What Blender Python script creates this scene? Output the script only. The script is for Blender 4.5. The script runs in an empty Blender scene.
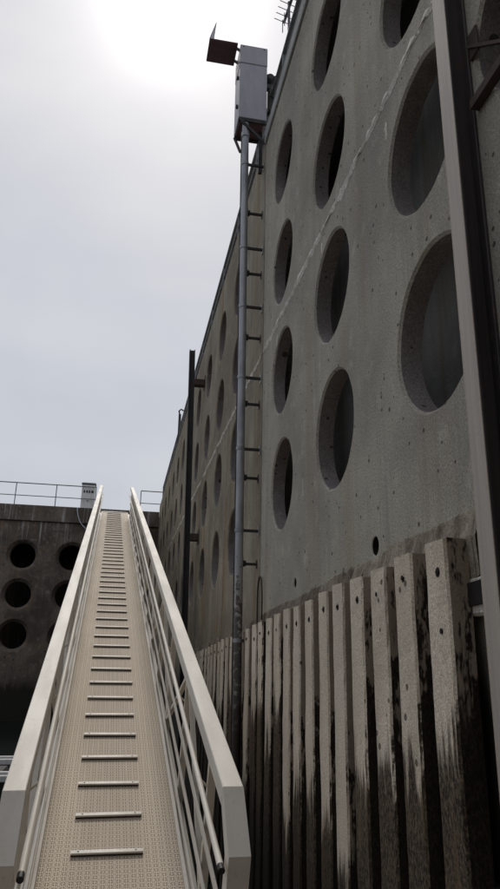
import bpy, bmesh, math, random
from mathutils import Vector, Matrix, noise
random.seed(7)
S = bpy.context.scene
COL = S.collection
rad = math.radians

# ------------------------------------------------------------------ camera
# the eye is the world origin; X points at the quay wall, Y runs along it, Z is up
def cam_axes(a, p, r):
    a, p, r = rad(a), rad(p), rad(r)
    fw = Vector((math.sin(a)*math.cos(p), math.cos(a)*math.cos(p), math.sin(p)))
    rt = Vector((math.cos(a), -math.sin(a), 0)); up = rt.cross(fw)
    return rt*math.cos(r)+up*math.sin(r), up*math.cos(r)-rt*math.sin(r), fw
cd = bpy.data.cameras.new('camera'); cam = bpy.data.objects.new('camera', cd); COL.objects.link(cam)
rt, up, fw = cam_axes(10.4, 17.7, 1.1)
cam.matrix_world = Matrix((rt, up, -fw)).transposed().to_4x4()
cd.sensor_fit = 'VERTICAL'; cd.sensor_height = 24.0; cd.sensor_width = 24.0
cd.lens = 672.0/889.0*24.0
cd.clip_start = 0.05; cd.clip_end = 6000
S.camera = cam

# ------------------------------------------------------------------ sky and sun
SUN_EL, SUN_AZ = 51.5, 1.5          # azimuth measured from +Y towards +X
sd = Vector((math.sin(rad(SUN_AZ))*math.cos(rad(SUN_EL)), math.cos(rad(SUN_AZ))*math.cos(rad(SUN_EL)), math.sin(rad(SUN_EL))))
W = bpy.data.worlds.new('World'); S.world = W; W.use_nodes = True
wn, wl = W.node_tree.nodes, W.node_tree.links
bg = wn['Background']; bg.inputs['Strength'].default_value = 0.1
sky = wn.new('ShaderNodeTexSky'); sky.sky_type = 'NISHITA'; sky.sun_disc = False
sky.sun_elevation = rad(SUN_EL); sky.sun_rotation = rad(SUN_AZ); sky.dust_density = 3.0
def wmath(op, a, b=None, clamp=False):
    m = wn.new('ShaderNodeMath'); m.operation = op; m.use_clamp = clamp
    for i, v in enumerate((a, b)):
        if v is None: continue
        if isinstance(v, (int, float)): m.inputs[i].default_value = v
        else: wl.new(v, m.inputs[i])
    return m.outputs[0]
tc = wn.new('ShaderNodeTexCoord')
sep = wn.new('ShaderNodeSeparateXYZ'); wl.new(tc.outputs['Generated'], sep.inputs[0])
def wnoise(scale, rot, sc, detail=5, rough=.55, loc=0.0):
    mp = wn.new('ShaderNodeMapping'); mp.inputs['Rotation'].default_value = [rad(q) for q in rot]; mp.inputs['Scale'].default_value = sc
    mp.inputs['Location'].default_value = (loc, loc*.7, loc*.3)
    wl.new(tc.outputs['Generated'], mp.inputs[0])
    n = wn.new('ShaderNodeTexNoise'); n.inputs['Scale'].default_value = scale; n.inputs['Detail'].default_value = detail; n.inputs['Roughness'].default_value = rough
    n.inputs['Distortion'].default_value = .3
    wl.new(mp.outputs[0], n.inputs[0]); return n.outputs[0]
n1 = wnoise(1.9, (0, 0, 0), (1, 1, 1), 4, .5, 3.1)                  # broad veil
n2 = wnoise(2.4, (0, 34, 0), (.55, 1, 3.2), 4, .5, 1.3)             # drawn-out streaks
cl = wmath('ADD', wmath('MULTIPLY', n1, .7), wmath('MULTIPLY', n2, .3))
ramp = wn.new('ShaderNodeValToRGB'); wl.new(cl, ramp.inputs[0])
ramp.color_ramp.elements[0].position = .34; ramp.color_ramp.elements[0].color = (4.75, 5.1, 5.85, 1)
ramp.color_ramp.elements[1].position = .68; ramp.color_ramp.elements[1].color = (6.6, 6.75, 7.0, 1)
mix = wn.new('ShaderNodeMixRGB'); mix.inputs[0].default_value = .9
wl.new(sky.outputs[0], mix.inputs[1]); wl.new(ramp.outputs[0], mix.inputs[2])
dot = wn.new('ShaderNodeVectorMath'); dot.operation = 'DOT_PRODUCT'; dot.inputs[1].default_value = sd
wl.new(tc.outputs['Generated'], dot.inputs[0])
dd = wmath('MAXIMUM', dot.outputs['Value'], 0.0)
glow = wmath('ADD', wmath('MULTIPLY', wmath('POWER', dd, 330.0), 9.0), wmath('MULTIPLY', wmath('POWER', dd, 40.0), .75))
glow = wmath('MULTIPLY', glow, wmath('ADD', wmath('MULTIPLY', n1, 1.1), .45))
gc = wn.new('ShaderNodeMixRGB'); gc.blend_type = 'ADD'; gc.inputs[0].default_value = 1.0
wl.new(mix.outputs[0], gc.inputs[1]); wl.new(glow, gc.inputs[2])
wl.new(gc.outputs[0], bg.inputs[0])

sl = bpy.data.lights.new('sun', 'SUN'); sun = bpy.data.objects.new('sun', sl); COL.objects.link(sun)
sl.energy = 1.5; sl.angle = rad(12); sl.color = (1.0, .95, .87)
sun.rotation_euler = sd.to_track_quat('Z', 'Y').to_euler()
sun.location = sd*60
S.view_settings.view_transform = 'Standard'; S.view_settings.look = 'None'
S.view_settings.exposure = 0.0; S.view_settings.gamma = 1.0; S.view_settings.use_curve_mapping = False

# ------------------------------------------------------------------ material helpers
class Mat:
    def __init__(s, name, rough=.85, metal=0.0, spec=.35):
        s.m = bpy.data.materials.new(name); s.m.use_nodes = True
        s.n, s.l = s.m.node_tree.nodes, s.m.node_tree.links
        s.b = s.n['Principled BSDF']; s.b.inputs['Roughness'].default_value = rough
        s.b.inputs['Metallic'].default_value = metal; s.b.inputs['Specular IOR Level'].default_value = spec
        g = s.n.new('ShaderNodeNewGeometry'); s.pos = g.outputs['Position']; s.geo = g
        s.tc = s.n.new('ShaderNodeTexCoord')
        s.obj = s.tc.outputs['Object']
        s.rnd = s.n.new('ShaderNodeObjectInfo').outputs['Random']
    def put(s, sock, v):
        if isinstance(v, (int, float)): sock.default_value = v
        elif isinstance(v, (tuple, list)):
            sock.default_value = tuple(v)+((1,) if len(v) == 3 and len(sock.default_value) == 4 else ())
        else: s.l.new(v, sock)
    def math(s, op, a, b=0.0, clamp=False):
        m = s.n.new('ShaderNodeMath'); m.operation = op; m.use_clamp = clamp
        s.put(m.inputs[0], a); s.put(m.inputs[1], b); return m.outputs[0]
    def xyz(s, v):
        q = s.n.new('ShaderNodeSeparateXYZ'); s.l.new(v, q.inputs[0]); return q.outputs
    def vec(s, v, scale=(1, 1, 1), off=None):
        m = s.n.new('ShaderNodeMapping'); m.inputs['Scale'].default_value = scale
        s.l.new(v, m.inputs[0])
        if off is not None:
            c = s.n.new('ShaderNodeCombineXYZ')
            for i in range(3): s.put(c.inputs[i], s.math('MULTIPLY', off, 17.0+9*i))
            s.l.new(c.outputs[0], m.inputs['Location'])
        return m.outputs[0]
    def noise(s, v, scale, detail=4, rough=.55, dist=0.0):
        n = s.n.new('ShaderNodeTexNoise'); n.inputs['Scale'].default_value = scale
        n.inputs['Detail'].default_value = detail; n.inputs['Roughness'].default_value = rough; n.inputs['Distortion'].default_value = dist
        s.l.new(v, n.inputs[0]); return n.outputs[0]
    def voro(s, v, scale, feature='F1', rnd=1.0):
        n = s.n.new('ShaderNodeTexVoronoi'); n.feature = feature; n.inputs['Scale'].default_value = scale
        n.inputs['Randomness'].default_value = rnd; s.l.new(v, n.inputs[0]); return n
    def ramp(s, v, a, b, lo=0.0, hi=1.0):
        m = s.n.new('ShaderNodeMapRange'); m.interpolation_type = 'SMOOTHSTEP'
        s.put(m.inputs[0], v); m.inputs[1].default_value = a; m.inputs[2].default_value = b
        m.inputs[3].default_value = lo; m.inputs[4].default_value = hi; return m.outputs[0]
    def mix(s, f, a, b, mode='MIX'):
        m = s.n.new('ShaderNodeMixRGB'); m.blend_type = mode
        s.put(m.inputs[0], f); s.put(m.inputs[1], a); s.put(m.inputs[2], b); return m.outputs[0]
    def col(s, v): s.put(s.b.inputs['Base Color'], v)
    def bump(s, h, strength=.4, dist=.01):
        b = s.n.new('ShaderNodeBump'); b.inputs['Strength'].default_value = strength; b.inputs['Distance'].default_value = dist
        if getattr(s, 'lastb', None) is not None: s.l.new(s.lastb, b.inputs['Normal'])
        s.put(b.inputs['Height'], h); s.lastb = b.outputs[0]; s.l.new(b.outputs[0], s.b.inputs['Normal'])

def concrete(name, base, dark, pale, stain=(.16, .115, .06), stain_amt=.5, tide=None, tide_col=(.022, .02, .016), pits=True, runs=None):
    m = Mat(name, .9, 0, .25); p = m.pos
    big = m.noise(p, .9, 5, .6); mid = m.noise(p, 5, 5, .65); fine = m.noise(p, 70, 3, .7); grit = m.noise(p, 240, 2, .6)
    c = m.mix(m.ramp(big, .3, .7), dark, base)
    c = m.mix(m.ramp(mid, .52, .75, 0, .55), c, pale)
    streak = m.noise(m.vec(p, (6.5, 6.5, .32)), 1.0, 5, .62)
    streak2 = m.noise(m.vec(p, (2.3, 2.3, .16)), 1.0, 4, .6)
    c = m.mix(m.ramp(streak, .47, .72, 0, .7), c, dark)
    c = m.mix(m.math('MULTIPLY', m.ramp(streak2, .5, .68), stain_amt), c, stain)
    c = m.mix(m.ramp(m.noise(m.vec(p, (9, 9, .5)), 1.0, 4, .6), .63, .78, 0, .4), c, pale)
    c = m.mix(1.0, c, m.mix(m.ramp(fine, .25, .75), (.68, .68, .68), (1.32, 1.32, 1.32)), 'MULTIPLY')
    c = m.mix(1.0, c, m.mix(m.ramp(grit, .3, .7), (.7, .7, .7), (1.3, 1.3, 1.3)), 'MULTIPLY')
    blot = m.noise(p, 16, 5, .7); c = m.mix(m.ramp(blot, .55, .75, 0, .45), c, dark)
    board = m.math('ABSOLUTE', m.math('SUBTRACT', m.math('FRACT', m.math('DIVIDE', m.xyz(p)[1], .62)), .5))
    c = m.mix(m.math('MULTIPLY', m.math('LESS_THAN', board, .009), m.ramp(mid, .35, .6, .1, .75)), c, dark)
    m.bump(fine, .5, .008); m.bump(grit, .6, .004)
    if pits:
        v = m.voro(p, 5.2); hit = m.math('LESS_THAN', v.outputs['Distance'], m.math('MULTIPLY', m.ramp(m.xyz(v.outputs['Color'])[0], .5, 1.0), .2))
        v2 = m.voro(p, 15.0); hit2 = m.math('LESS_THAN', v2.outputs['Distance'], m.math('MULTIPLY', m.ramp(m.xyz(v2.outputs['Color'])[1], .6, 1.0), .24))
        h = m.math('MAXIMUM', hit, hit2)
        c = m.mix(m.math('MULTIPLY', h, .85), c, tuple(.22*x for x in dark)); m.bump(m.math('SUBTRACT', 1.0, h), .6, .012)
    if runs:      # lime runs that start at a joint and die out below it
        zz = m.xyz(p)[2]; w_ = m.noise(m.vec(p, (7.5, 7.5, .22)), 1.0, 5, .7)
        k = m.math('MULTIPLY', m.ramp(w_, .56, .66), m.ramp(m.math('ADD', zz, m.math('MULTIPLY', blot, .8)), runs[0], runs[1], 0, .75))
        c = m.mix(k, c, (.5, .48, .45))
        c = m.mix(m.math('MULTIPLY', m.ramp(m.noise(p, .55, 4, .6), .48, .62), .55), c, (.055, .046, .04))
        c = m.mix(m.math('MULTIPLY', m.ramp(m.noise(m.vec(p, (1, 1, 1.7)), .8, 4, .6), .56, .7), .5), c, (.2, .125, .07))
    if tide is not None:
        z = m.xyz(p)[2]
        edge = m.math('ADD', z, m.math('MULTIPLY', m.math('SUBTRACT', m.noise(m.vec(p, (5, 5, .7)), 1.0, 5, .65), .5), 1.1))
        c = m.mix(m.ramp(edge, tide-.35, tide+.25, 1, 0), c, tide_col)
    m.col(c); return m.m

M = {}
M['wall'] = concrete('quay_concrete', (.41, .385, .32), (.28, .26, .22), (.53, .495, .42), (.27, .21, .13), .3, tide=.05)
M['wall_stained'] = concrete('stained_quay_concrete', (.31, .275, .21), (.165, .14, .105), (.44, .4, .31), (.2, .13, .055), .85, tide=-.3)
M['farwall'] = concrete('far_quay_concrete', (.19, .155, .128), (.09, .072, .06), (.34, .31, .275), (.17, .11, .065), .6, tide=-1.3, runs=(4.9, 6.3))
M['chamber'] = concrete('wet_chamber_concrete', (.3, .29, .275), (.2, .195, .185), (.38, .37, .35), pits=False)
M['farchamber'] = concrete('shade_black_chamber_concrete', (.04, .037, .033), (.025, .023, .02), (.06, .056, .05), pits=False)  # near-black colour stands in for the shade deep in the far chamber
M['ledge'] = concrete('rough_ledge_concrete', (.32, .275, .215), (.12, .092, .07), (.46, .41, .34), (.08, .055, .038), .9)
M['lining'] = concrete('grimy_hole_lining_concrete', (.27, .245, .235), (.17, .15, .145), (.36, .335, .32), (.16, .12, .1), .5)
M['coping'] = concrete('coping_concrete', (.42, .42, .41), (.28, .28, .27), (.52, .52, .5), stain_amt=.15)
M['paving'] = concrete('quay_paving', (.3, .29, .27), (.2, .195, .18), (.36, .35, .33), pits=False)
M['mortar'] = concrete('pale_mortar', (.72, .68, .6), (.55, .52, .46), (.8, .77, .7), stain_amt=.1, pits=False)

def mk_fender():
    m = Mat('fender_post_surface', .9, 0, .25); p = m.pos
    q = m.vec(p, (1, 1, 1), m.rnd)
    big = m.noise(m.vec(q, (3, 3, .9)), 1.0, 5, .6); grit = m.noise(q, 130, 3, .7); grit2 = m.noise(q, 38, 4, .7)
    c = m.mix(m.ramp(big, .3, .7), (.55, .475, .37), (.71, .625, .505))
    c = m.mix(m.math('MULTIPLY', m.rnd, .3), c, (.5, .435, .355))
    c = m.mix(1.0, c, m.mix(m.ramp(grit, .28, .72), (.6, .6, .6), (1.36, 1.36, 1.36)), 'MULTIPLY')
    c = m.mix(m.ramp(grit2, .57, .74, 0, .6), c, (.2, .15, .11))
    # flanks: shade between the posts put into the colour, along with brown growth
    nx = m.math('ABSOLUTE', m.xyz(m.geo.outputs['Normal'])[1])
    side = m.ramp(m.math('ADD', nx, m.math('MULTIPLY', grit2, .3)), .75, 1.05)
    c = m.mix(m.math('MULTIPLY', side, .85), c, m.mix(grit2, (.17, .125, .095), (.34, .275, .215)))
    v = m.voro(q, 11.0); hit = m.math('LESS_THAN', v.outputs['Distance'], m.math('MULTIPLY', m.ramp(m.xyz(v.outputs['Color'])[0], .72, 1.0), .2))
    c = m.mix(m.math('MULTIPLY', hit, .8), c, (.06, .045, .035)); m.bump(m.math('SUBTRACT', 1.0, hit), .6, .01)
    z = m.xyz(p)[2]
    fray = m.noise(m.vec(q, (40, 40, 2.4)), 1.0, 6, .75); fray2 = m.noise(m.vec(q, (7, 7, 1.0)), 1.0, 4, .6)
    e = m.math('ADD', z, m.math('MULTIPLY', m.math('SUBTRACT', fray, .5), .85))
    e = m.math('ADD', e, m.math('MULTIPLY', m.math('SUBTRACT', fray2, .5), 1.1))
    e = m.math('ADD', e, m.math('MULTIPLY', m.rnd, .9))
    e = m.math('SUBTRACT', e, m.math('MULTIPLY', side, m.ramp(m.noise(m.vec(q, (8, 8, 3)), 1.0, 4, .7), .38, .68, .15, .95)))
    weed = m.mix(m.ramp(m.noise(m.vec(q, (75, 75, 38)), 1.0, 4, .8), .38, .66), (.016, .012, .009), (.17, .125, .085))
    weed = m.mix(m.ramp(fray2, .5, .66, 0, .7), weed, (.12, .085, .045))
    weed = m.mix(m.ramp(m.math('ADD', z, m.math('MULTIPLY', fray2, .7)), -1.5, -.4, .85, 0), weed, (.014, .013, .01))
    weed = m.mix(m.math('MULTIPLY', side, .8), weed, (.014, .012, .009))  # flank shade carried into the weed colour as near black
    c = m.mix(m.ramp(e, -.44, -.2, 1, 0), c, weed)
    m.bump(grit2, .5, .012); m.bump(grit, .5, .004)
    m.col(c); return m.m
M['fender'] = mk_fender()

def metal(name, base, dark, rough=.5, met=.6, rust=None, rust_amt=.5, scale=1.0):
    m = Mat(name, rough, met, .4); p = m.pos
    n = m.noise(m.vec(p, (1, 1, .25)), 9*scale, 5, .65); f = m.noise(p, 90*scale, 3, .6)
    c = m.mix(m.ramp(n, .35, .7), base, dark)
    c = m.mix(1.0, c, m.mix(f, (.84, .84, .84), (1.14, 1.14, 1.14)), 'MULTIPLY')
    if rust:
        k = m.math('MULTIPLY', m.ramp(m.noise(p, 6*scale, 6, .7), .52, .66), rust_amt)
        c = m.mix(k, c, rust); m.put(m.b.inputs['Metallic'], m.math('SUBTRACT', met, m.math('MULTIPLY', k, met)))
    m.put(m.b.inputs['Roughness'], m.ramp(f, .2, .8, rough-.08, rough+.14))
    m.bump(f, .12, .002); m.col(c); return m.m
M['galv'] = metal('galvanised_steel', (.36, .37, .39), (.24, .245, .26), .5, .55)
M['rail'] = metal('railing_steel', (.16, .165, .175), (.1, .1, .105), .55, .4)
M['dark'] = metal('dark_steel', (.05, .05, .054), (.028, .027, .027), .6, .3, (.085, .045, .028), .5)
M['rust'] = metal('rusted_steel', (.085, .055, .045), (.05, .034, .028), .85, .05)
M['cabinet'] = metal('cabinet_grey_paint', (.36, .345, .385), (.31, .3, .335), .5, .05)
M['lid'] = metal('lid_underside_paint', (.15, .085, .095), (.11, .065, .075), .6, .05)
M['white'] = metal('white_paint', (.7, .7, .69), (.58, .57, .55), .5, 0)
M['black'] = metal('black_plastic', (.018, .018, .019), (.012, .012, .012), .55, 0)
M['cable'] = metal('pale_cable', (.5, .53, .58), (.42, .44, .48), .5, 0)
M['stroke'] = metal('faded_paint', (.24, .22, .2), (.14, .125, .11), .9, 0)
M['batten'] = metal('batten_shade_brown', (.06, .045, .035), (.04, .03, .024), .85, 0)  # shade on the batten fronts put into a dark base colour
M['waling'] = metal('black_timber', (.02, .016, .013), (.011, .009, .008), .85, 0)

def mk_alu():
    m = Mat('weathered_aluminium', .55, 0.0, .4); p = m.obj
    n = m.noise(m.vec(p, (5, .8, 5)), 1.0, 5, .6); f = m.noise(m.vec(p, (90, 4, 90)), 1.0, 3, .6); s = m.noise(p, 18, 5, .7)
    c = m.mix(m.ramp(n, .3, .75), (.74, .69, .61), (.66, .61, .53))
    c = m.mix(m.ramp(s, .56, .78, 0, .55), c, (.36, .29, .21))
    c = m.mix(1.0, c, m.mix(f, (.94, .94, .94), (1.05, 1.05, 1.05)), 'MULTIPLY')
    m.put(m.b.inputs['Roughness'], m.ramp(n, .3, .7, .5, .62))
    m.bump(f, .06, .001); m.col(c); return m.m
M['alu'] = mk_alu()

def mk_deck():
    m = Mat('moulded_deck_grating', .75, 0, .3); P = .064
    x, y, z = m.xyz(m.obj)
    def cell(v, off=0.0):
        return m.math('SUBTRACT', m.math('FRACT', m.math('ADD', m.math('DIVIDE', v, P), 100.0+off)), .5)
    u, v = cell(x), cell(y)
    au, av = m.math('ABSOLUTE', u), m.math('ABSOLUTE', v)
    mx, mn = m.math('MAXIMUM', au, av), m.math('MINIMUM', au, av)
    rr = m.math('SQRT', m.math('ADD', m.math('MULTIPLY', u, u), m.math('MULTIPLY', v, v)))
    ringl = m.math('LESS_THAN', m.math('ABSOLUTE', m.math('SUBTRACT', rr, .3)), .075)
    hole = m.math('MULTIPLY', m.math('LESS_THAN', mx, .425), m.math('SUBTRACT', 1.0, ringl))
    hole = m.math('MULTIPLY', hole, m.math('GREATER_THAN', mn, .055))
    wear = m.noise(m.vec(m.obj, (3, .5, 3)), 1.0, 5, .65); f = m.noise(m.obj, 60, 4, .7)
    c = m.mix(m.ramp(wear, .3, .72), (.82, .7, .55), (.72, .61, .47))
    c = m.mix(m.ramp(f, .45, .8, 0, .35), c, (.3, .235, .175))
    # dirt worked into the middle of the walking line
    mid = m.ramp(m.math('ABSOLUTE', m.math('ADD', x, m.math('MULTIPLY', m.math('SUBTRACT', wear, .5), .3))), .18, .5, .25, 0)
    c = m.mix(mid, c, (.23, .175, .14))
    c = m.mix(m.math('MULTIPLY', hole, .82), c, (.085, .062, .045))
    m.bump(m.math('SUBTRACT', 1.0, hole), .5, .006); m.col(c); return m.m
M['deck'] = mk_deck()

def mk_pipe():
    m = Mat('barnacled_galvanised_pipe', .5, .5, .4); p = m.pos
    z = m.xyz(p)[2]; n = m.noise(m.vec(p, (1, 1, .3)), 10, 5, .6)
    c = m.mix(m.ramp(n, .35, .7), (.37, .375, .4), (.25, .255, .275))
    k = m.noise(p, 17, 4, .75); lim = m.ramp(z, .2, 1.7, .42, .75)
    grow = m.math('GREATER_THAN', k, lim)
    c = m.mix(m.ramp(z, .5, 1.4, .75, 0), c, (.34, .32, .29))
    c = m.mix(m.math('MULTIPLY', grow, .85), c, (.05, .042, .036))
    c = m.mix(m.ramp(m.math('ADD', z, m.math('MULTIPLY', m.noise(p, 6, 4), .8)), -.4, .2, 1, 0), c, (.03, .025, .02))
    m.put(m.b.inputs['Metallic'], m.ramp(z, .4, 1.6, 0, .5)); m.bump(k, m.b.inputs['Roughness'].default_value, .008)
    m.col(c); return m.m
M['pipe'] = mk_pipe()

def mk_beam():
    m = Mat('worn_guide_beam_steel', .6, .15, .4); p = m.pos
    nrm = m.xyz(m.geo.outputs['Normal'])
    x, y, z = m.xyz(p)
    n = m.noise(m.vec(p, (14, 14, .5)), 1.0, 5, .65); f = m.noise(p, 60, 4, .7)
    worn = m.mix(m.ramp(n, .3, .7), (.46, .41, .35), (.34, .3, .27))
    worn = m.mix(m.ramp(f, .55, .8, 0, .35), worn, (.24, .19, .14))
    edge = m.ramp(m.math('ADD', m.math('ABSOLUTE', m.math('SUBTRACT', y, BEAM_YC)), m.math('MULTIPLY', m.math('SUBTRACT', f, .5), .05)), .045, .068)
    worn = m.mix(m.math('MULTIPLY', edge, .6), worn, (.34, .25, .17))
    shaded_side = m.mix(m.ramp(n, .35, .7), (.04, .036, .038), (.072, .06, .056))
    shaded_side = m.mix(m.ramp(m.noise(p, 7, 5, .7), .56, .7, 0, .7), shaded_side, (.12, .07, .05))
    face = m.ramp(nrm[0], -.95, -.6, 1, 0)
    face = m.math('MULTIPLY', face, m.math('LESS_THAN', x, 1.5))
    m.col(m.mix(face, shaded_side, worn)); m.bump(f, .3, .003); return m.m  # lit face pale, shaded sides near black: both put into the colour
BEAM_YC = 2.565
M['beam'] = mk_beam()

def mk_water():
    m = Mat('harbour_water', .08, 0, .5); p = m.pos
    m.col((.012, .018, .016)); m.b.inputs['IOR'].default_value = 1.33
    m.bump(m.noise(m.vec(p, (1, 1.6, 1)), 2.2, 5, .6, .4), .5, .06); return m.m
M['water'] = mk_water()
def mk_planks():
    m = Mat('pontoon_timber', .85, 0, .3)
    n = m.noise(m.vec(m.pos, (1.5, 30, 30)), 1.0, 5, .65)
    m.col(m.mix(n, (.2, .17, .14), (.36, .32, .27))); m.bump(n, .3, .004); return m.m
M['timber'] = mk_planks()

# ------------------------------------------------------------------ mesh helpers
class MB:
    def __init__(s): s.v, s.f, s.sm = [], [], []
    def add(s, vs, fs, smooth=False):
        o = len(s.v); s.v += [tuple(v) for v in vs]; s.f += [tuple(o+i for i in f) for f in fs]; s.sm += [smooth]*len(fs); return s
    def box(s, x0, x1, y0, y1, z0, z1, c=0.0):
        """box with all edges chamfered by c"""
        if c <= 0:
            vs = [(x, y, z) for x in (x0, x1) for y in (y0, y1) for z in (z0, z1)]
            return s.add(vs, [(0, 1, 3, 2), (4, 6, 7, 5), (0, 4, 5, 1), (2, 3, 7, 6), (0, 2, 6, 4), (1, 5, 7, 3)])
        b = bmesh.new(); bmesh.ops.create_cube(b, size=1.0)
        for v in b.verts:
            v.co = Vector((x0 if v.co.x < 0 else x1, y0 if v.co.y < 0 else y1, z0 if v.co.z < 0 else z1))
        bmesh.ops.bevel(b, geom=b.edges[:], offset=c, segments=1, affect='EDGES', profile=.5)
        b.verts.index_update()
        s.add([v.co[:] for v in b.verts], [[v.index for v in f.verts] for f in b.faces]); b.free(); return s
    def bar(s, a, b, w, h, up=(0, 0, 1)):
        """rectangular bar from a to b: w across, h along up"""
        a, b = Vector(a), Vector(b); d = (b-a).normalized(); u = Vector(up)
        x = d.cross(u)
        if x.length < 1e-4: x = d.cross(Vector((1, 0, 0)))
        x.normalize(); u = x.cross(d)
        vs = [p+x*sx*w/2+u*sy*h/2 for p in (a, b) for sx, sy in ((-1, -1), (1, -1), (1, 1), (-1, 1))]
        return s.add(vs, [(3, 2, 1, 0), (4, 5, 6, 7), (0, 1, 5, 4), (1, 2, 6, 5), (2, 3, 7, 6), (3, 0, 4, 7)])
    def tube(s, pts, r, n=12, caps=True):
        pts = [Vector(p) for p in pts]; rings = []
        rs = r if isinstance(r, (list, tuple)) else [r]*len(pts)
        ref = None
        for i, p in enumerate(pts):
            d = (pts[min(i+1, len(pts)-1)]-pts[max(i-1, 0)]).normalized()
            if ref is None: ref = d.orthogonal().normalized()
            x = (ref-d*ref.dot(d)).normalized(); ref = x; y = d.cross(x)
            rings.append([p+(x*math.cos(2*math.pi*k/n)+y*math.sin(2*math.pi*k/n))*rs[i] for k in range(n)])
        vs = [v for q in rings for v in q]
        fs = [(i*n+k, i*n+(k+1) % n, (i+1)*n+(k+1) % n, (i+1)*n+k) for i in range(len(pts)-1) for k in range(n)]
        s.add(vs, fs, True)
        if caps:
            s.add(rings[0], [tuple(range(n))[::-1]]); s.add(rings[-1], [tuple(range(n))])
        return s
    def prism(s, poly, x0, x1):
        """polygon given in (y, z), extruded along x"""
        n = len(poly); vs = [(x0, a, b) for a, b in poly]+[(x1, a, b) for a, b in poly]
        return s.add(vs, [tuple(range(n))[::-1], tuple(range(n, 2*n))]+[(i, (i+1) % n, n+(i+1) % n, n+i) for i in range(n)])
    def mesh(s, name, mat):
        me = bpy.data.meshes.new(name); me.from_pydata(s.v, [], s.f)
        b = bmesh.new(); b.from_mesh(me); bmesh.ops.recalc_face_normals(b, faces=b.faces[:]); b.to_mesh(me); b.free()
        me.polygons.foreach_set('use_smooth', s.sm); me.materials.append(M[mat]); me.update(); return me
    def build(s, name, mat, parent=None):
        return link(name, s.mesh(name, mat), parent)
def link(name, me, parent=None):
    o = bpy.data.objects.new(name, me); COL.objects.link(o); o.parent = parent; return o
def thing(name, label, cat, loc=(0, 0, 0), group=None):
    o = bpy.data.objects.new(name, None); COL.objects.link(o); o.location = loc; o.empty_display_size = .2
    return tag(o, label, cat, group)
def tag(o, label, cat, group=None):
    o['label'] = label; o['category'] = cat
    if group: o['group'] = group
    return o
def structure(o): o['kind'] = 'structure'; return o

WATER = -2.85
WX = 1.6              # quay wall face
TOP = 7.3             # quay wall top
FY = 33.75            # far wall face
FTOP = 6.98

# ------------------------------------------------------------------ water, quay paving
structure(MB().add([(-1500, -1500, WATER), (1500, -1500, WATER), (1500, 1500, WATER), (-1500, 1500, WATER)], [(0, 1, 2, 3)]).build('water', 'water'))
structure(MB().box(WX+.5, 40, -9, FY+1.0, TOP-.3, TOP-.02).build('quay_paving', 'paving'))
structure(MB().box(-40, 40, FY+1.004, FY+60, FTOP-.5, FTOP-.02).build('pier_paving', 'paving'))

# ------------------------------------------------------------------ perforated quay wall
def cell_with_hole(mb, P, u0, u1, v0, v1, cu, cv, r, depth, cham=.018, n=44, outer=None, lining=None):
    """rectangle u0..u1, v0..v1 with a round opening; P(u, v, d) maps to space, d = depth into the wall"""
    ang = set(2*math.pi*k/n for k in range(n))
    for a, b in ((u0, v0), (u1, v0), (u1, v1), (u0, v1)): ang.add(math.atan2(b-cv, a-cu) % (2*math.pi))
    ang = sorted(ang); N = len(ang)
    seed = random.random()*99
    def jit(a): return 1+.011*noise.noise(Vector((math.cos(a)*2.5+seed, math.sin(a)*2.5, 0)))+.006*noise.noise(Vector((math.cos(a)*9+seed, math.sin(a)*9, 3)))
    rect = []
    for a in ang:
        c, s_ = math.cos(a), math.sin(a); t = 1e9
        if c > 1e-9: t = min(t, (u1-cu)/c)
        if c < -1e-9: t = min(t, (u0-cu)/c)
        if s_ > 1e-9: t = min(t, (v1-cv)/s_)
        if s_ < -1e-9: t = min(t, (v0-cv)/s_)
        rect.append(P(cu+c*t, cv+s_*t, 0))
    def ring(rr, d): return [P(cu+math.cos(a)*rr*jit(a), cv+math.sin(a)*rr*jit(a), d) for a in ang]
    if outer: rings = [rect, ring(outer, 0), ring(r+.02, outer-r), ring(r, outer-r+.03), ring(r, depth)]
    else: rings = [rect, ring(r+cham, 0), ring(r, cham), ring(r-.004, depth)]
    q = lambda i: [(i*N+k, i*N+(k+1) % N, (i+1)*N+(k+1) % N, (i+1)*N+k) for k in range(N)]
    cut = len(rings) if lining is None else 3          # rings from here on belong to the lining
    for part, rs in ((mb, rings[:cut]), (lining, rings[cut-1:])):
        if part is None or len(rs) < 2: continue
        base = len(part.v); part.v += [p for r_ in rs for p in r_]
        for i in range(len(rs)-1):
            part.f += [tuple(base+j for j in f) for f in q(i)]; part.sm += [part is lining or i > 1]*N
def quad(mb, P, u0, u1, v0, v1): mb.add([P(u0, v0, 0), P(u1, v0, 0), P(u1, v1, 0), P(u0, v1, 0)], [(0, 1, 2, 3)])

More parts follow.
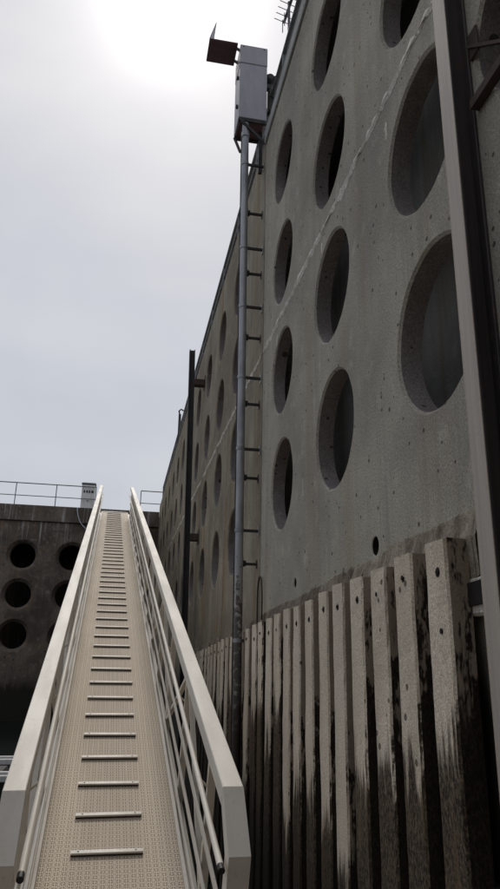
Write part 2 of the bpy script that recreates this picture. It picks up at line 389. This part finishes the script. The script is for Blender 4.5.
quay = thing('quay_wall', 'tall grey concrete quay wall pierced by rows of big round holes', 'wall', (WX, 8, WATER))
def wchild(mb, name, mat):
    o = mb.build(name, mat, quay); o.matrix_parent_inverse = Matrix.Translation((-WX, -8, -WATER)); return o
def wall_panel(y0, y1, cols, rows, mat, r=.49, weeps=(), x=WX):
    P = lambda u, v, d: (x+d, u, v)
    mb = MB(); z_lo, z_hi = .95, TOP
    ub = [y0]+[(a+b)/2 for a, b in zip(cols, cols[1:])]+[y1]
    vb = [z_lo]+[(a+b)/2 for a, b in zip(rows, rows[1:])]+[rows[-1]+.75]
    for i, cu in enumerate(cols):
        for j, cv in enumerate(rows):
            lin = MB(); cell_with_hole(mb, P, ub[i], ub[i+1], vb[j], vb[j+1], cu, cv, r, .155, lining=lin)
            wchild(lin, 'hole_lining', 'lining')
    quad(mb, P, y0, y1, vb[-1], z_hi)
    ws = sorted(weeps); cuts = [y0]+[(a[0]+b[0])/2 for a, b in zip(ws, ws[1:])]+[y1]
    if ws:
        for k, (wy, wz, wr) in enumerate(ws):
            drain = MB(); cell_with_hole(mb, P, cuts[k], cuts[k+1], .48, z_lo, wy, wz, wr, .3, .006, 16, lining=drain)
            drain.add([P(wy+a_*wr, wz+b_*wr, .29) for a_, b_ in ((-1.2, -1.2), (1.2, -1.2), (1.2, 1.2), (-1.2, 1.2))], [(0, 1, 2, 3)]); wchild(drain, 'weep_hole_shade', 'waling')  # black lining and back carry the darkness inside the weep hole
    else: quad(mb, P, y0, y1, .48, z_lo)
    quad(mb, P, y0, y1, WATER-1.5, .48)
    # panel edges, so that the joints are real grooves
    mb.add([(x, y0, WATER-1.5), (x, y0, TOP), (x+.3, y0, TOP), (x+.3, y0, WATER-1.5)], [(0, 1, 2, 3)])
    mb.add([(x, y1, WATER-1.5), (x, y1, TOP), (x+.3, y1, TOP), (x+.3, y1, WATER-1.5)], [(0, 1, 2, 3)])
    mb.add([(x, y0, TOP), (x, y1, TOP), (x+.55, y1, TOP), (x+.55, y0, TOP)], [(0, 1, 2, 3)])
    wchild(mb, 'wall_panel', mat)
    # the wave chamber behind the holes
    c = MB(); X0, X1, Z0, Z1 = x+.156, x+1.0, .9, TOP-.35
    a, b = y0+.06, y1-.06
    c.add([(X1, a, Z0), (X1, b, Z0), (X1, b, Z1), (X1, a, Z1)], [(0, 1, 2, 3)])
    c.add([(X0, a, Z0), (X0, b, Z0), (X1, b, Z0), (X1, a, Z0)], [(0, 1, 2, 3)])
    c.add([(X0, a, Z1), (X0, b, Z1), (X1, b, Z1), (X1, a, Z1)], [(0, 1, 2, 3)])
    c.add([(X0, a, Z0), (X1, a, Z0), (X1, a, Z1), (X0, a, Z1)], [(0, 1, 2, 3)])
    c.add([(X0, b, Z0), (X1, b, Z0), (X1, b, Z1), (X0, b, Z1)], [(0, 1, 2, 3)])
    wchild(c, 'wave_chamber', 'chamber')
R1 = [1.80, 3.12, 4.53, 5.97]
wall_panel(-4.0, 2.72, [-2.5, -.65, 2.02], [1.55, 2.97, 4.3, 5.65], 'wall', .43)
wall_panel(2.74, 7.88, [3.13, 4.97, 6.82], R1, 'wall', weeps=[(4.14, .715, .062), (6.23, .69, .045)])
R2 = [1.68, 3.14, 4.64, 6.1]
wall_panel(7.91, 17.35, [10.05, 12.0, 14.05, 16.1], R2, 'wall_stained', .5)
wall_panel(17.38, 25.4, [18.4, 20.4, 22.4, 24.4], R2, 'wall_stained', .5)
wall_panel(25.43, FY-.01, [26.6, 28.6, 30.6, 32.6], R2, 'wall_stained', .5)

# unseen wall added behind the viewer to darken surfaces that face it
structure(MB().box(-30, WX+1.4, -10.0, -8.5, WATER-1.5, TOP, .03).build('added_shade_wall', 'farwall'))
structure(MB().box(WX+.002, WX+1.4, -8.49, -4.01, WATER-1.5, TOP-.002).build('added_shade_corner', 'wall'))

# coping along the near part of the top edge
wchild(MB().box(WX-.03, WX+.5, -4, 7.86, TOP-.14, TOP+.07, .012), 'coping', 'coping')
wchild(MB().box(WX+.06, WX+.5, 7.93, FY-.02, TOP+.004, TOP+.06, .008), 'coping', 'wall_stained')

# pale mortar that leaked out of the construction joint
def seam(y0, y1, z, amp, seed):
    mb = MB(); n = int((y1-y0)/.025)
    for k in range(n):
        a, b = y0+(y1-y0)*k/n, y0+(y1-y0)*(k+1)/n
        def ed(y, s_):
            t = noise.noise(Vector((y*2.1, seed, s_)))*.6+noise.noise(Vector((y*9, seed, s_+5)))*.5+noise.noise(Vector((y*31, seed, s_+9)))*.3
            return max(0.0, amp*(.42+t))
        ta, tb = ed(a, 0), ed(b, 0); la, lb = ed(a, 7), ed(b, 7)
        if ta+la < .006 and tb+lb < .006: continue
        zo = z+.02*noise.noise(Vector((a*1.3, seed, 3)))
        x = WX-.005; xm = WX-.013
        mb.add([(x+.003, a, zo-la), (x+.003, b, zo-lb), (xm, b, zo), (xm, a, zo), (x+.003, b, zo+tb), (x+.003, a, zo+ta)], [(0, 1, 2, 3), (3, 2, 4, 5)])
    return mb
wchild(seam(2.75, 7.87, 3.83, .085, 1.0), 'mortar_seam', 'mortar')
wchild(seam(7.92, 17.3, 3.85, .075, 4.0), 'mortar_seam', 'mortar')
wchild(seam(17.4, 25.3, 3.85, .07, 6.0), 'mortar_seam', 'mortar')
for k, (y, z, h) in enumerate([(3.62, 3.58, .16), (7.06, 3.62, .17), (5.2, 3.66, .12)]):    # runs of mortar below it
    mb = MB(); m_ = 14; pts = [(z+h/2*math.sin(2*math.pi*i/m_), y+.022*math.cos(2*math.pi*i/m_)*(1+.4*math.sin(i*2.3))) for i in range(m_)]
    mb.add([(WX-.001, b, a) for a, b in pts]+[(WX-.01, y, z)], [(i, (i+1) % m_, m_) for i in range(m_)])
    wchild(mb, 'mortar_run', 'mortar')

# rough ledge over the fender posts, falling away with them
def fender_top(y): return .545-.046*(y-3.0)
def ledge(y0, y1):
    mb = MB(); n = int((y1-y0)/.05); prof = 6; vs = []
    for i in range(n+1):
        y = y0+(y1-y0)*i/n; t = fender_top(y)
        prof_pts = [(WX+.004, t+.16), (WX-.012, t+.145), (WX-.022, t+.1), (WX-.032, t+.04), (WX-.05, t-.02), (WX-.05, t-.2)]
        for j, (x, z) in enumerate(prof_pts):
            e = noise.noise(Vector((y*2.3, j*.3, 2)))*.025+noise.noise(Vector((y*19, j*3.1, 5)))*.02+noise.noise(Vector((y*55, j*9.1, 5)))*.012
            vs.append((x-(.6*e if 0 < j < 5 else 0), y, z+e*1.1))
    fs = [(i*prof+j, (i+1)*prof+j, (i+1)*prof+j+1, i*prof+j+1) for i in range(n) for j in range(prof-1)]
    return mb.add(vs, fs)
wchild(ledge(2.76, 7.86), 'rough_ledge', 'ledge')
wchild(ledge(7.93, 14.6), 'rough_ledge', 'ledge')
# black walings that carry the posts
for dz in (-.26, -1.45):
    mb = MB(); a, b = 2.66, 15.0
    mb.bar((1.562, a, fender_top(a)+dz), (1.562, b, fender_top(b)+dz), .07, .1); wchild(mb, 'waling', 'waling')
# pale patch of bare concrete and broken rebate beside the guide beam
wchild(MB().box(1.545, 1.598, 2.742, 2.87, .2, .37, .012), 'repair_patch', 'mortar')

# ------------------------------------------------------------------ fender posts
def fender_mesh(seed):
    mb = MB(); hw, d, c = .112, .112, .012; L = 3.9; n = 46
    prof = [(-hw+c, 0), (hw-c, 0), (hw, c), (hw, d), (-hw, d), (-hw, c)]    # (y, x) outline, x = depth from the face
    vs = []
    for i in range(n+1):
        z = -L*(i/n)**1.15
        for j, (y, x) in enumerate(prof):
            q = Vector((y*6+seed*7.3, x*6, z*2.6)); e = noise.noise(q)*.006+noise.noise(q*4)*.004
            zz = z+(noise.noise(Vector((y*9, x*9, seed)))*.022 if i == 0 else 0)
            vs.append((x+e*(1 if j != 3 else 0), y+e*.9, zz))
    m_ = len(prof)
    fs = [(i*m_+j, i*m_+(j+1) % m_, (i+1)*m_+(j+1) % m_, (i+1)*m_+j) for i in range(n) for j in range(m_)]
    mb.add(vs, fs); mb.add([vs[j] for j in range(m_)], [tuple(range(m_))])
    return mb.mesh('fender_post', 'fender')
FM = [fender_mesh(k) for k in range(6)]
bolt_hole_me = MB().tube([(.008, 0, 0), (-.002, 0, 0)], .024, 10).tube([(-.002, 0, 0), (-.009, 0, 0)], .013, 6).mesh('bolt_hole_dark', 'waling')  # black disc with the shade of a bolt recess in its colour
ords = ['nearest', 'second', 'third', 'fourth', 'fifth', 'sixth', 'seventh', 'eighth', 'ninth', 'tenth', 'eleventh', 'twelfth', 'thirteenth', 'fourteenth', 'fifteenth', 'sixteenth', 'seventeenth', 'eighteenth', 'nineteenth', 'twentieth', 'twenty-first', 'twenty-second', 'twenty-third', 'twenty-fourth', 'twenty-fifth', 'twenty-sixth', 'twenty-seventh', 'twenty-eighth', 'twenty-ninth', 'thirtieth']
FX = 1.428
y = 2.955
for k in range(28):
    f = link('fender_post', FM[(k*5+k//6) % 6])
    f.location = (FX+random.uniform(-.006, .006), y+random.uniform(-.008, .008), fender_top(y)+random.uniform(-.012, .012))
    f.rotation_euler = (random.uniform(-.004, .004), random.uniform(-.003, .003), random.uniform(-.02, .02))
    lab = 'nearest fender post, pale with a weedy foot, beside the steel guide beam' if k == 0 else '%s fender post along the quay wall, counted from the steel guide beam' % ords[k]
    tag(f, lab, 'fender post', 'fender posts along the foot of the quay wall')
    for bz in ((-.13, -.42) if k == 0 else (-.13,)):
        b = link('bolt_hole_dark', bolt_hole_me, f); b.location = (-.004+.006, random.uniform(-.03, .015), bz+random.uniform(-.02, .02))
    y += .366 if k < 12 else .375

# ------------------------------------------------------------------ steel guide beam at the right
gb = thing('guide_beam', 'near steel guide beam with worn face coloured as lit at the right edge', 'beam', (1.54, BEAM_YC, WATER))
def gchild(mb, name, mat, root):
    o = mb.build(name, mat, root); o.matrix_parent_inverse = Matrix.Translation(-root.location); return o
gchild(MB().box(1.478, 1.494, BEAM_YC-.066, BEAM_YC+.066, WATER-1, 9.2, .003), 'outer_flange', 'beam', gb)
gchild(MB().box(1.4945, 1.582, BEAM_YC-.008, BEAM_YC+.008, WATER-1, 9.2), 'web', 'beam', gb)
gchild(MB().box(1.5825, 1.598, BEAM_YC-.066, BEAM_YC+.066, WATER-1, 9.2, .003), 'inner_flange', 'beam', gb)
rb = thing('steel_bracket', 'rusty angle iron bracket on the wall at the top right', 'bracket', (1.55, 2.4, 2.6))
gchild(MB().box(1.55, 1.562, 1.7, 2.47, 2.66, 2.71).box(1.562, 1.597, 1.7, 2.47, 2.66, 2.672), 'angle_iron', 'rust', rb)
gchild(MB().bar((1.585, 2.475, 3.08), (1.585, 2.1, 2.72), .016, .03, (1, 0, 0)), 'tie_bar', 'rust', rb)
gchild(MB().box(1.583, 1.597, 2.40, 2.485, 2.99, 3.16, .006), 'plate', 'rust', rb)

# ------------------------------------------------------------------ tide gauge: stilling pipe and cabinet
PY = 8.0
def px(z): return 1.342-.008*(z-3.5)
pipe = thing('stilling_pipe', 'galvanised vertical pipe on bracket arms running up to the grey cabinet', 'pipe', (px(WATER), PY, WATER))
zs = [WATER-.8]+[WATER+.6*i for i in range(1, 18)]+[7.66]
gchild(MB().tube([(px(z), PY, z) for z in zs], .05, 20), 'pipe_tube', 'pipe', pipe)
gchild(MB().tube([(px(z)-.03, PY+.125, z) for z in zs[2:]], .017, 8), 'conduit', 'dark', pipe)
for z in (6.88, 5.47, 4.55, 3.51, 2.53, 1.49, .2):
    gchild(MB().tube([(px(z), PY, z-.022), (px(z), PY, z+.022)], .057, 20), 'pipe_clamp', 'galv', pipe)
    gchild(MB().bar((px(z)+.05, PY, z), (WX-.008, PY, z), .03, .032), 'bracket_arm', 'dark', pipe)
    gchild(MB().box(WX-.012, WX-.002, PY-.025, PY+.025, z-.06, z+.06), 'wall_plate', 'galv', pipe)
for z in (6.12, 5.13, 4.14, 3.18, 2.18, 1.1):
    gchild(MB().bar((px(z)-.05, PY+.1, z), (WX-.006, PY+.1, z), .03, .03), 'bracket_arm', 'dark', pipe)
    gchild(MB().box(px(z)-.01, px(z)+.1, PY+.065, PY+.135, z-.03, z+.04, .008), 'clamp_block', 'dark', pipe)
    gchild(MB().tube([(px(z)+.06, PY+.1, z+.03), (px(z)+.06, PY+.1, z+.085)], .012, 8), 'clamp_bolt', 'dark', pipe)
    gchild(MB().box(WX-.01, WX-.002, PY+.07, PY+.13, z-.05, z+.05), 'wall_plate', 'dark', pipe)
gchild(MB().tube([(px(7.5), PY, 7.36), (px(7.5), PY, 7.44)], .06, 20), 'pipe_clamp', 'galv', pipe)

BX0, BX1, BY0, BY1, BZ0, BZ1 = 1.19, 1.612, 7.93, 8.38, 7.66, 9.05
cab = thing('instrument_cabinet', 'tall grey metal cabinet with its lid folded open above the pipe', 'cabinet', (1.4, 8.15, BZ0))
gchild(MB().box(BX0, BX1, BY0, BY1, BZ0, BZ1-.36, .008), 'body', 'cabinet', cab)
gchild(MB().box(BX0-.004, BX1+.004, BY0-.004, BY1+.004, BZ1-.354, BZ1, .008), 'upper_body', 'cabinet', cab)
gchild(MB().box(BX0+.03, BX1-.03, BY0+.03, BY1-.03, BZ0-.012, BZ0-.001), 'underside', 'lid', cab)
lid = gchild(MB().box(.705, 1.15, BY0+.01, BY1-.02, BZ1+.005, BZ1+.03, .004), 'lid', 'lid', cab)
gchild(MB().bar((.71, BY0+.22, BZ1+.03), (.80, BY0+.22, BZ1+.36), .42, .012, (1, 0, .3)), 'lid_flange', 'cabinet', cab)
for yy in (BY0+.1, BY1-.12):
    gchild(MB().bar((1.14, yy, BZ1+.012), (BX0+.005, yy, BZ1-.02), .05, .014), 'hinge', 'galv', cab)
for zz in (7.95, 8.5):
    gchild(MB().box(BX0-.03, BX0-.0005, BY0+.1, BY0+.14, zz-.03, zz+.03, .006), 'latch', 'dark', cab)
for bx in (BX0+.05, BX1-.05):
    gchild(MB().tube([(bx, BY0-.006, BZ1-.04), (bx, BY0+.01, BZ1-.04)], .012, 8), 'rivet', 'dark', cab)
gchild(MB().bar((BX0+.01, BY0+.02, BZ0-.015), (WX-.006, BY0+.02, BZ0-.40), .035, .035), 'support_strut', 'dark', cab)
gchild(MB().bar((BX0+.01, BY1-.02, BZ0-.015), (px(7.3)-.03, BY1-.1, BZ0-.33), .035, .035), 'support_strut', 'dark', cab)
gchild(MB().bar((BX0, BY1-.03, BZ0-.03), (BX1, BY1-.03, BZ0-.03), .04, .04), 'support_rail', 'dark', cab)
gchild(MB().bar((BX0, BY0+.03, BZ0-.03), (BX1, BY0+.03, BZ0-.03), .04, .04), 'support_rail', 'dark', cab)
gchild(MB().bar((WX-.03, BY0+.25, BZ0-.02), (WX-.03, BY0+.25, BZ0-.75), .05, .05), 'support_post', 'dark', cab)

lamp = thing('lamp', 'dark round lamp head on a post between cabinet and wall top', 'lamp', (1.72, 8.1, TOP+.06))
gchild(MB().box(1.68, 1.76, 8.06, 8.14, TOP+.06, 8.25, .01), 'lamp_post', 'dark', lamp)
gchild(MB().box(1.655, 1.775, 8.03, 8.15, 7.95, 8.4, .02), 'gear_box', 'dark', lamp)
gchild(MB().tube([(1.69, 8.02, 8.62), (1.69, 8.06, 8.62), (1.69, 8.18, 8.62), (1.69, 8.2, 8.62)], [.05, .085, .085, .05], 18), 'lamp_head', 'dark', lamp)
gchild(MB().tube([(1.70, 8.1, 8.38), (1.70, 8.1, 8.56)], .028, 10), 'lamp_neck', 'dark', lamp)
gchild(MB().tube([(1.66, 8.04, 8.44), (1.66, 8.12, 8.44)], .04, 12), 'sensor', 'dark', lamp)
gchild(MB().bar((1.72, 8.1, 8.62), (1.86, 7.95, 8.62), .05, .05), 'bracket_arm', 'dark', lamp)

# thin bent rod standing on the ledge behind the pipe
pts = [(WX-.03, 7.62+.0, .42), (WX-.03, 7.62, .62)]+[(WX-.03, 7.75-.13*math.cos(math.pi*i/8), .66+.26*math.sin(math.pi*i/8)) for i in range(9)]+[(WX-.03, 7.88, .6), (WX-.03, 7.88, .40)]
tag(MB().tube(pts, .01, 8).build('rod_hoop', 'rust'), 'thin rusty rod hoop on the ledge just right of the galvanised pipe', 'rod')

# ------------------------------------------------------------------ dark guide pile further along the wall
QY = 14.9
def qx(z): return 1.32-.018*(z-4)
gp = thing('guide_pile', 'slim black steel pile standing off the wall beyond the galvanised pipe', 'pile', (qx(WATER), QY, WATER))
def lean(mb_pts): return [(qx(z)+dx, QY+dy, z) for dx, dy, z in mb_pts]
z0, z1 = WATER-.8, 7.12
for name, (a, b, c, d) in (('flange', (-.066, -.05, -.07, .07)), ('flange', (.05, .066, -.07, .07)), ('web', (-.05, .05, -.008, .008))):
    v = lean([(a, c, z0), (b, c, z0), (b, d, z0), (a, d, z0), (a, c, z1), (b, c, z1), (b, d, z1), (a, d, z1)])
    gchild(MB().add(v, [(3, 2, 1, 0), (4, 5, 6, 7), (0, 1, 5, 4), (1, 2, 6, 5), (2, 3, 7, 6), (3, 0, 4, 7)]), name, 'dark', gp)
for z in (6.3, 2.58):
    gchild(MB().box(qx(z)+.068, WX-.012, QY-.09, QY+.09, z-.1, z+.06, .01), 'bracket', 'rust', gp)
    gchild(MB().box(WX-.0115, WX-.002, QY-.14, QY+.14, z-.16, z+.14), 'wall_plate', 'rust', gp)

# ------------------------------------------------------------------ railings
def railing(name, label, a, b, height, posts, mids=(.5,), r=.022, mat='rail'):
    a, b = Vector(a), Vector(b); t = thing(name, label, 'railing', a)
    u = Vector((0, 0, 1))
    gchild(MB().tube([a+u*height, b+u*height], r, 10), 'top_rail', mat, t)
    for m_ in mids: gchild(MB().tube([a+u*height*m_, b+u*height*m_], r*.8, 8), 'mid_rail', mat, t)
    for q in posts:
        p = a.lerp(b, q); gchild(MB().tube([p, p+u*(height-.0)], r*.85, 8), 'post', mat, t)
    return t
railing('quay_railing', 'dark pipe railing along the top of the tall quay wall', (1.72, -4, TOP), (1.72, FY-.2, TOP), .95, [i/20 for i in range(21)], (.4, .7), .036)
railing('pier_railing', 'thin railing on the far wall at the left of the gangway', (-19.0, FY+.15, FTOP), (-1.62, FY+.15, FTOP), 1.14, [1-i/9.0 for i in range(10)], (.45,), .026)
railing('pier_railing', 'short railing on the far wall between gangway and tall quay wall', (.62, FY+.15, FTOP), (2.4, FY+.15, FTOP), 1.1, [0.0, .95], (.42,), .026)

hp = thing('hooked_post', 'thin dark hooked post on the quay railing beyond the black pile', 'post', (1.74, 24.2, TOP+.05))
gchild(MB().tube([(1.70, 24.2, TOP+.05), (1.70, 24.2, 8.85)], .05, 8), 'shaft', 'dark', hp)
gchild(MB().tube([(1.70, 24.2, 8.8), (1.66, 24.2, 8.98), (1.74, 24.2, 9.06), (1.83, 24.2, 9.0)], .03, 8), 'hook', 'dark', hp)

ant = thing('aerial', 'small television aerial with thin rods above the quay railing', 'aerial', (1.78, 7.3, 8.36))
gchild(MB().tube([(1.80, 7.3, TOP+.07), (1.80, 7.3, 9.3)], .02, 8), 'mast', 'rail', ant)
p0, p1 = Vector((1.83, 7.12, 9.27)), Vector((1.80, 7.62, 9.27))
gchild(MB().tube([p0, p1], .022, 8), 'boom', 'rail', ant)
for k in range(6):
    c = p0.lerp(p1, k/5.0); gchild(MB().tube([c-Vector((.155, .02, -.03)), c+Vector((.1, 0, -.02))], .006, 6), 'element', 'rail', ant)
for dx in (0, .06):
    c = p1-Vector((.02, dx*2, 0)); gchild(MB().tube([c+Vector((0, 0, .05)), c-Vector((0, 0, .2))], .007, 6), 'reflector', 'rail', ant)

# ------------------------------------------------------------------ far pier wall
far = thing('pier_wall', 'dark brown stained concrete wall with round black holes behind the gangway', 'wall', (-8, FY, WATER))
PF = lambda u, v, d: (u, FY+d, v)
mb = MB(); fc = [-4.80+2.29*k for k in range(-7, 4)]; fr = [.84, 2.70, 4.54]
fub = [-22.0]+[(a+b)/2 for a, b in zip(fc, fc[1:])]+[WX+1.5]
fvb = [-.25]+[(a+b)/2 for a, b in zip(fr, fr[1:])]+[5.75]
for i, cu in enumerate(fc):
    for j, cv in enumerate(fr):
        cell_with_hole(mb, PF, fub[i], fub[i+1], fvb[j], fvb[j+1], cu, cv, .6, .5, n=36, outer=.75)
quad(mb, PF, fub[0], fub[-1], WATER-1.5, -.25)
gchild(mb, 'perforated_wall', 'farwall', far)
gchild(MB().box(-22, WX+1.5, FY-.002, FY+1.0, 5.752, 6.2, 0), 'wall_head', 'farwall', far)
gchild(MB().box(-22, WX-.01, FY-.13, FY+1.0, 6.204, FTOP, .015), 'coping', 'farwall', far)
c = MB(); X0, X1, Y0, Y1, Z0, Z1 = -21.9, WX+1.4, FY+.501, FY+3.0, -.5, 5.9
c.add([(X0, Y1, Z0), (X1, Y1, Z0), (X1, Y1, Z1), (X0, Y1, Z1)], [(0, 1, 2, 3)])
c.add([(X0, Y0, Z0), (X1, Y0, Z0), (X1, Y1, Z0), (X0, Y1, Z0)], [(0, 1, 2, 3)])
c.add([(X0, Y0, Z1), (X1, Y0, Z1), (X1, Y1, Z1), (X0, Y1, Z1)], [(0, 1, 2, 3)])
c.add([(X0, Y0, Z0), (X0, Y1, Z0), (X0, Y1, Z1), (X0, Y0, Z1)], [(0, 1, 2, 3)])
c.add([(X1, Y0, Z0), (X1, Y1, Z0), (X1, Y1, Z1), (X1, Y0, Z1)], [(0, 1, 2, 3)])
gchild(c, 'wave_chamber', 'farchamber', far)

for k, (dx, dz, w_, h_, ro) in enumerate([(0, .06, .05, .16, .5), (.13, .0, .14, .03, .2), (.3, .02, .035, .13, -.3), (.37, .02, .035, .13, .4), (.46, .02, .08, .035, .1), (.55, .0, .03, .15, .2), (.63, .03, .09, .03, -.4), (.7, .0, .03, .14, .3), (.8, .0, .035, .12, -.2), (.25, -.2, .4, .022, .05), (.55, -.24, .3, .02, -.05)]):
    a_, b_ = Vector((math.cos(ro), 0, math.sin(ro)))*w_/2, Vector((-math.sin(ro), 0, math.cos(ro)))*h_/2
    o_ = Vector((-3.5+dx, FY-.006, 5.86+dz))
    gchild(MB().add([o_-a_-b_, o_+a_-b_, o_+a_+b_, o_-a_+b_], [(0, 1, 2, 3)]), 'paint_stroke', 'stroke', far)
for z_ in (-.252, 1.77):
    gchild(MB().box(-22, WX-.01, FY-.006, FY-.001, z_-.012, z_+.012), 'joint_ridge', 'farwall', far)

# service pedestal on the far wall and its cable
ped = thing('service_pedestal', 'white service pedestal with dark lettering behind the far railing', 'pedestal', (-2.0, FY+.6, FTOP))
gchild(MB().box(-2.34, -1.68, FY+.3, FY+.8, FTOP, FTOP+1.28, .02), 'housing', 'white', ped)
gchild(MB().box(-2.37, -1.65, FY+.27, FY+.83, FTOP+1.285, FTOP+1.40, .04), 'cap', 'rail', ped)
for k, w_ in enumerate((.07, .08, .08, .11)):
    x_ = -2.24+.125*k
    gchild(MB().box(x_, x_+w_, FY+.292, FY+.299, FTOP+.86, FTOP+.99), 'letter_mark', 'black', ped)
gchild(MB().tube([(-2.0, FY+.29, FTOP+.45), (-2.0, FY+.299, FTOP+.45)], .06, 14), 'socket_cover', 'galv', ped)
cp = [(-2.42, FY-.02, FTOP+.02), (-2.43, FY-.16, FTOP-.05)]
for i in range(1, 13):
    t = i/12.0; cp.append((-2.43+.5*t**1.6, FY-.17, FTOP-.05-1.0*t+.12*math.sin(t*math.pi)*-1))
tag(MB().tube(cp, .024, 8).build('power_cable', 'cable'), 'pale cable hanging down the far wall below the pedestal', 'cable')

# ------------------------------------------------------------------ gangway
th, ya = rad(17.7), rad(1.5)
g = Vector((-math.sin(ya)*math.cos(th), math.cos(ya)*math.cos(th), math.sin(th)))
l = Vector((math.cos(ya), math.sin(ya), 0)); nn = l.cross(g)
GO = -3.67*nn+.26*l
S0 = 4.05
gang = thing('gangway', 'long pale aluminium gangway with cross battens climbing to the far wall', 'gangway')
gang.matrix_world = Matrix.Translation(GO+g*S0) @ Matrix((l, g, nn)).transposed().to_4x4()
def G(mb, name, mat, parent=gang): return mb.build(name, mat, parent)
L = 33.75-S0            # deck length; local y = s - S0
deck = G(MB().box(-.60, .60, .0, L, -.05, .0), 'deck', 'deck')
for sx in (-1, 1):
    G(MB().box(min(sx*.602, sx*.635), max(sx*.602, sx*.635), 0, L, -.10, .028, .004), 'edge_trim', 'alu')
    G(MB().box(min(sx*.645, sx*.73), max(sx*.645, sx*.73), .0, L, -.28, -.06, .008), 'lower_chord', 'alu')
bat = MB().box(-.313, .313, -.022, .024, .001, .018, .002).mesh('batten', 'batten')  # dark strip standing in for the shaded front below the cap
capm = MB().box(-.315, .315, -.026, .026, .0185, .036, .003).mesh('cap_strip', 'alu')
screw = MB().tube([(0, 0, .036), (0, 0, .0385)], .008, 8).mesh('screw', 'dark')
k = 0
while 6.02+.5985*k-.5985 < 33.6:
    b = link('batten', bat, gang); b.location = (-.03+random.uniform(-.006, .006), 6.02+.5985*(k-1)-S0, 0); b.rotation_euler = (0, 0, random.uniform(-.012, .012))
    link('cap_strip', capm, b)
    if k < 9:
        for xs in (-.25, .25):
            s_ = link('screw', screw, b); s_.location = (xs, 0, 0)
    k += 1
for sx in (-1, 1):
    lo, hi = sorted((sx*.632, sx*.775))
    # top box rail and its chamfered end post
    G(MB().box(lo, hi, 4.42-S0, 32.2-S0, 1.27, 1.4, .006), 'top_rail', 'alu')
    G(MB().prism([(4.416-S0, 1.398), (4.06-S0, 1.15), (4.06-S0, -.2), (4.19-S0, -.2), (4.19-S0, 1.09), (4.416-S0, 1.272)], lo+.001, hi-.001), 'end_post', 'alu')
    # round grab tube inside
    u = sx*.592
    G(MB().tube([(u, 4.07-S0, 1.075), (u, 31.9-S0, 1.075)], .021, 12, False), 'grab_tube', 'alu')
    G(MB().tube([(u, 4.045-S0, 1.075), (u, 4.10-S0, 1.075)], .0225, 12), 'tube_end_cap', 'black')
    for h in (.06, .36, .66):
        G(MB().box(min(sx*.648, sx*.666), max(sx*.648, sx*.666), 4.2-S0, 32.1-S0, h-.03, h+.03, .003), 'side_rail', 'alu')
    bay = 1.75; s_ = 5.25; j = 0
    while s_ < 32.2:
        G(MB().box(min(sx*.672, sx*.735), max(sx*.672, sx*.735), s_-S0-.03, s_-S0+.03, -.058, 1.268), 'post', 'alu')
        G(MB().bar((sx*.592, s_-S0, 1.055), (sx*.674, s_-S0, .98), .016, .016, (0, 1, 0)), 'tube_bracket', 'alu')
        e = min(s_+bay, 32.15)
        if s_+bay < 32.2:
            a, b = ((s_+.03, .1), (e-.03, 1.26)) if j % 2 == 0 else ((s_+.03, 1.26), (e-.03, .1))
            G(MB().bar((sx*.703, a[0]-S0, a[1]), (sx*.703, b[0]-S0, b[1]), .04, .045, (1, 0, 0)), 'diagonal_brace', 'alu')
        s_ += bay; j += 1
# cross members under the deck and the landing flap at the top
for i in range(16):
    yy = .3+i*1.95
    G(MB().box(-.64, .64, yy-.03, yy+.03, -.16, -.052), 'cross_member', 'alu')
G(MB().bar((0, L+.01, .015), (0, L+.62, -.02), 1.15, .012), 'landing_flap', 'galv')

# ------------------------------------------------------------------ pontoon under the foot of the gangway
foot = GO+g*S0
PD = foot.z-.24
pon = thing('pontoon', 'timber decked pontoon below the foot of the gangway', 'pontoon', (-.3, 0, WATER))
gchild(MB().box(-2.4, 1.15, -6, 5.4, WATER-.3, PD-.04, .03), 'float', 'dark', pon)
pl = MB().box(-1.775, 1.775, -.068, .068, -.035, 0, .004).mesh('plank', 'timber')
for i in range(78):
    o = link('plank', pl, pon); o.matrix_parent_inverse = Matrix.Translation(-pon.location); o.location = (-.625, -5.9+.145*i, PD)

# white frame floating beyond the gangway
wf = thing('floating_frame', 'white framed float on the dark water left of the gangway', 'float', (-4.5, 17.3, WATER))
for y_ in (15.75, 16.25, 18.1, 18.6):
    gchild(MB().box(-7.2, -1.95, y_-.06, y_+.06, WATER+.38, WATER+.5, .012), 'beam', 'white', wf)
for x_ in (-1.95, -3.02, -4.4, -5.8, -7.14):
    gchild(MB().box(x_-.06, x_+.06, 16.312, 18.038, WATER+.39, WATER+.49, .01), 'cross_beam', 'white', wf)
for x_ in (-2.6, -4.6, -6.6):
    gchild(MB().box(x_-.35, x_+.35, 15.8, 18.55, WATER-.15, WATER+.378, .06), 'float_block', 'black', wf)
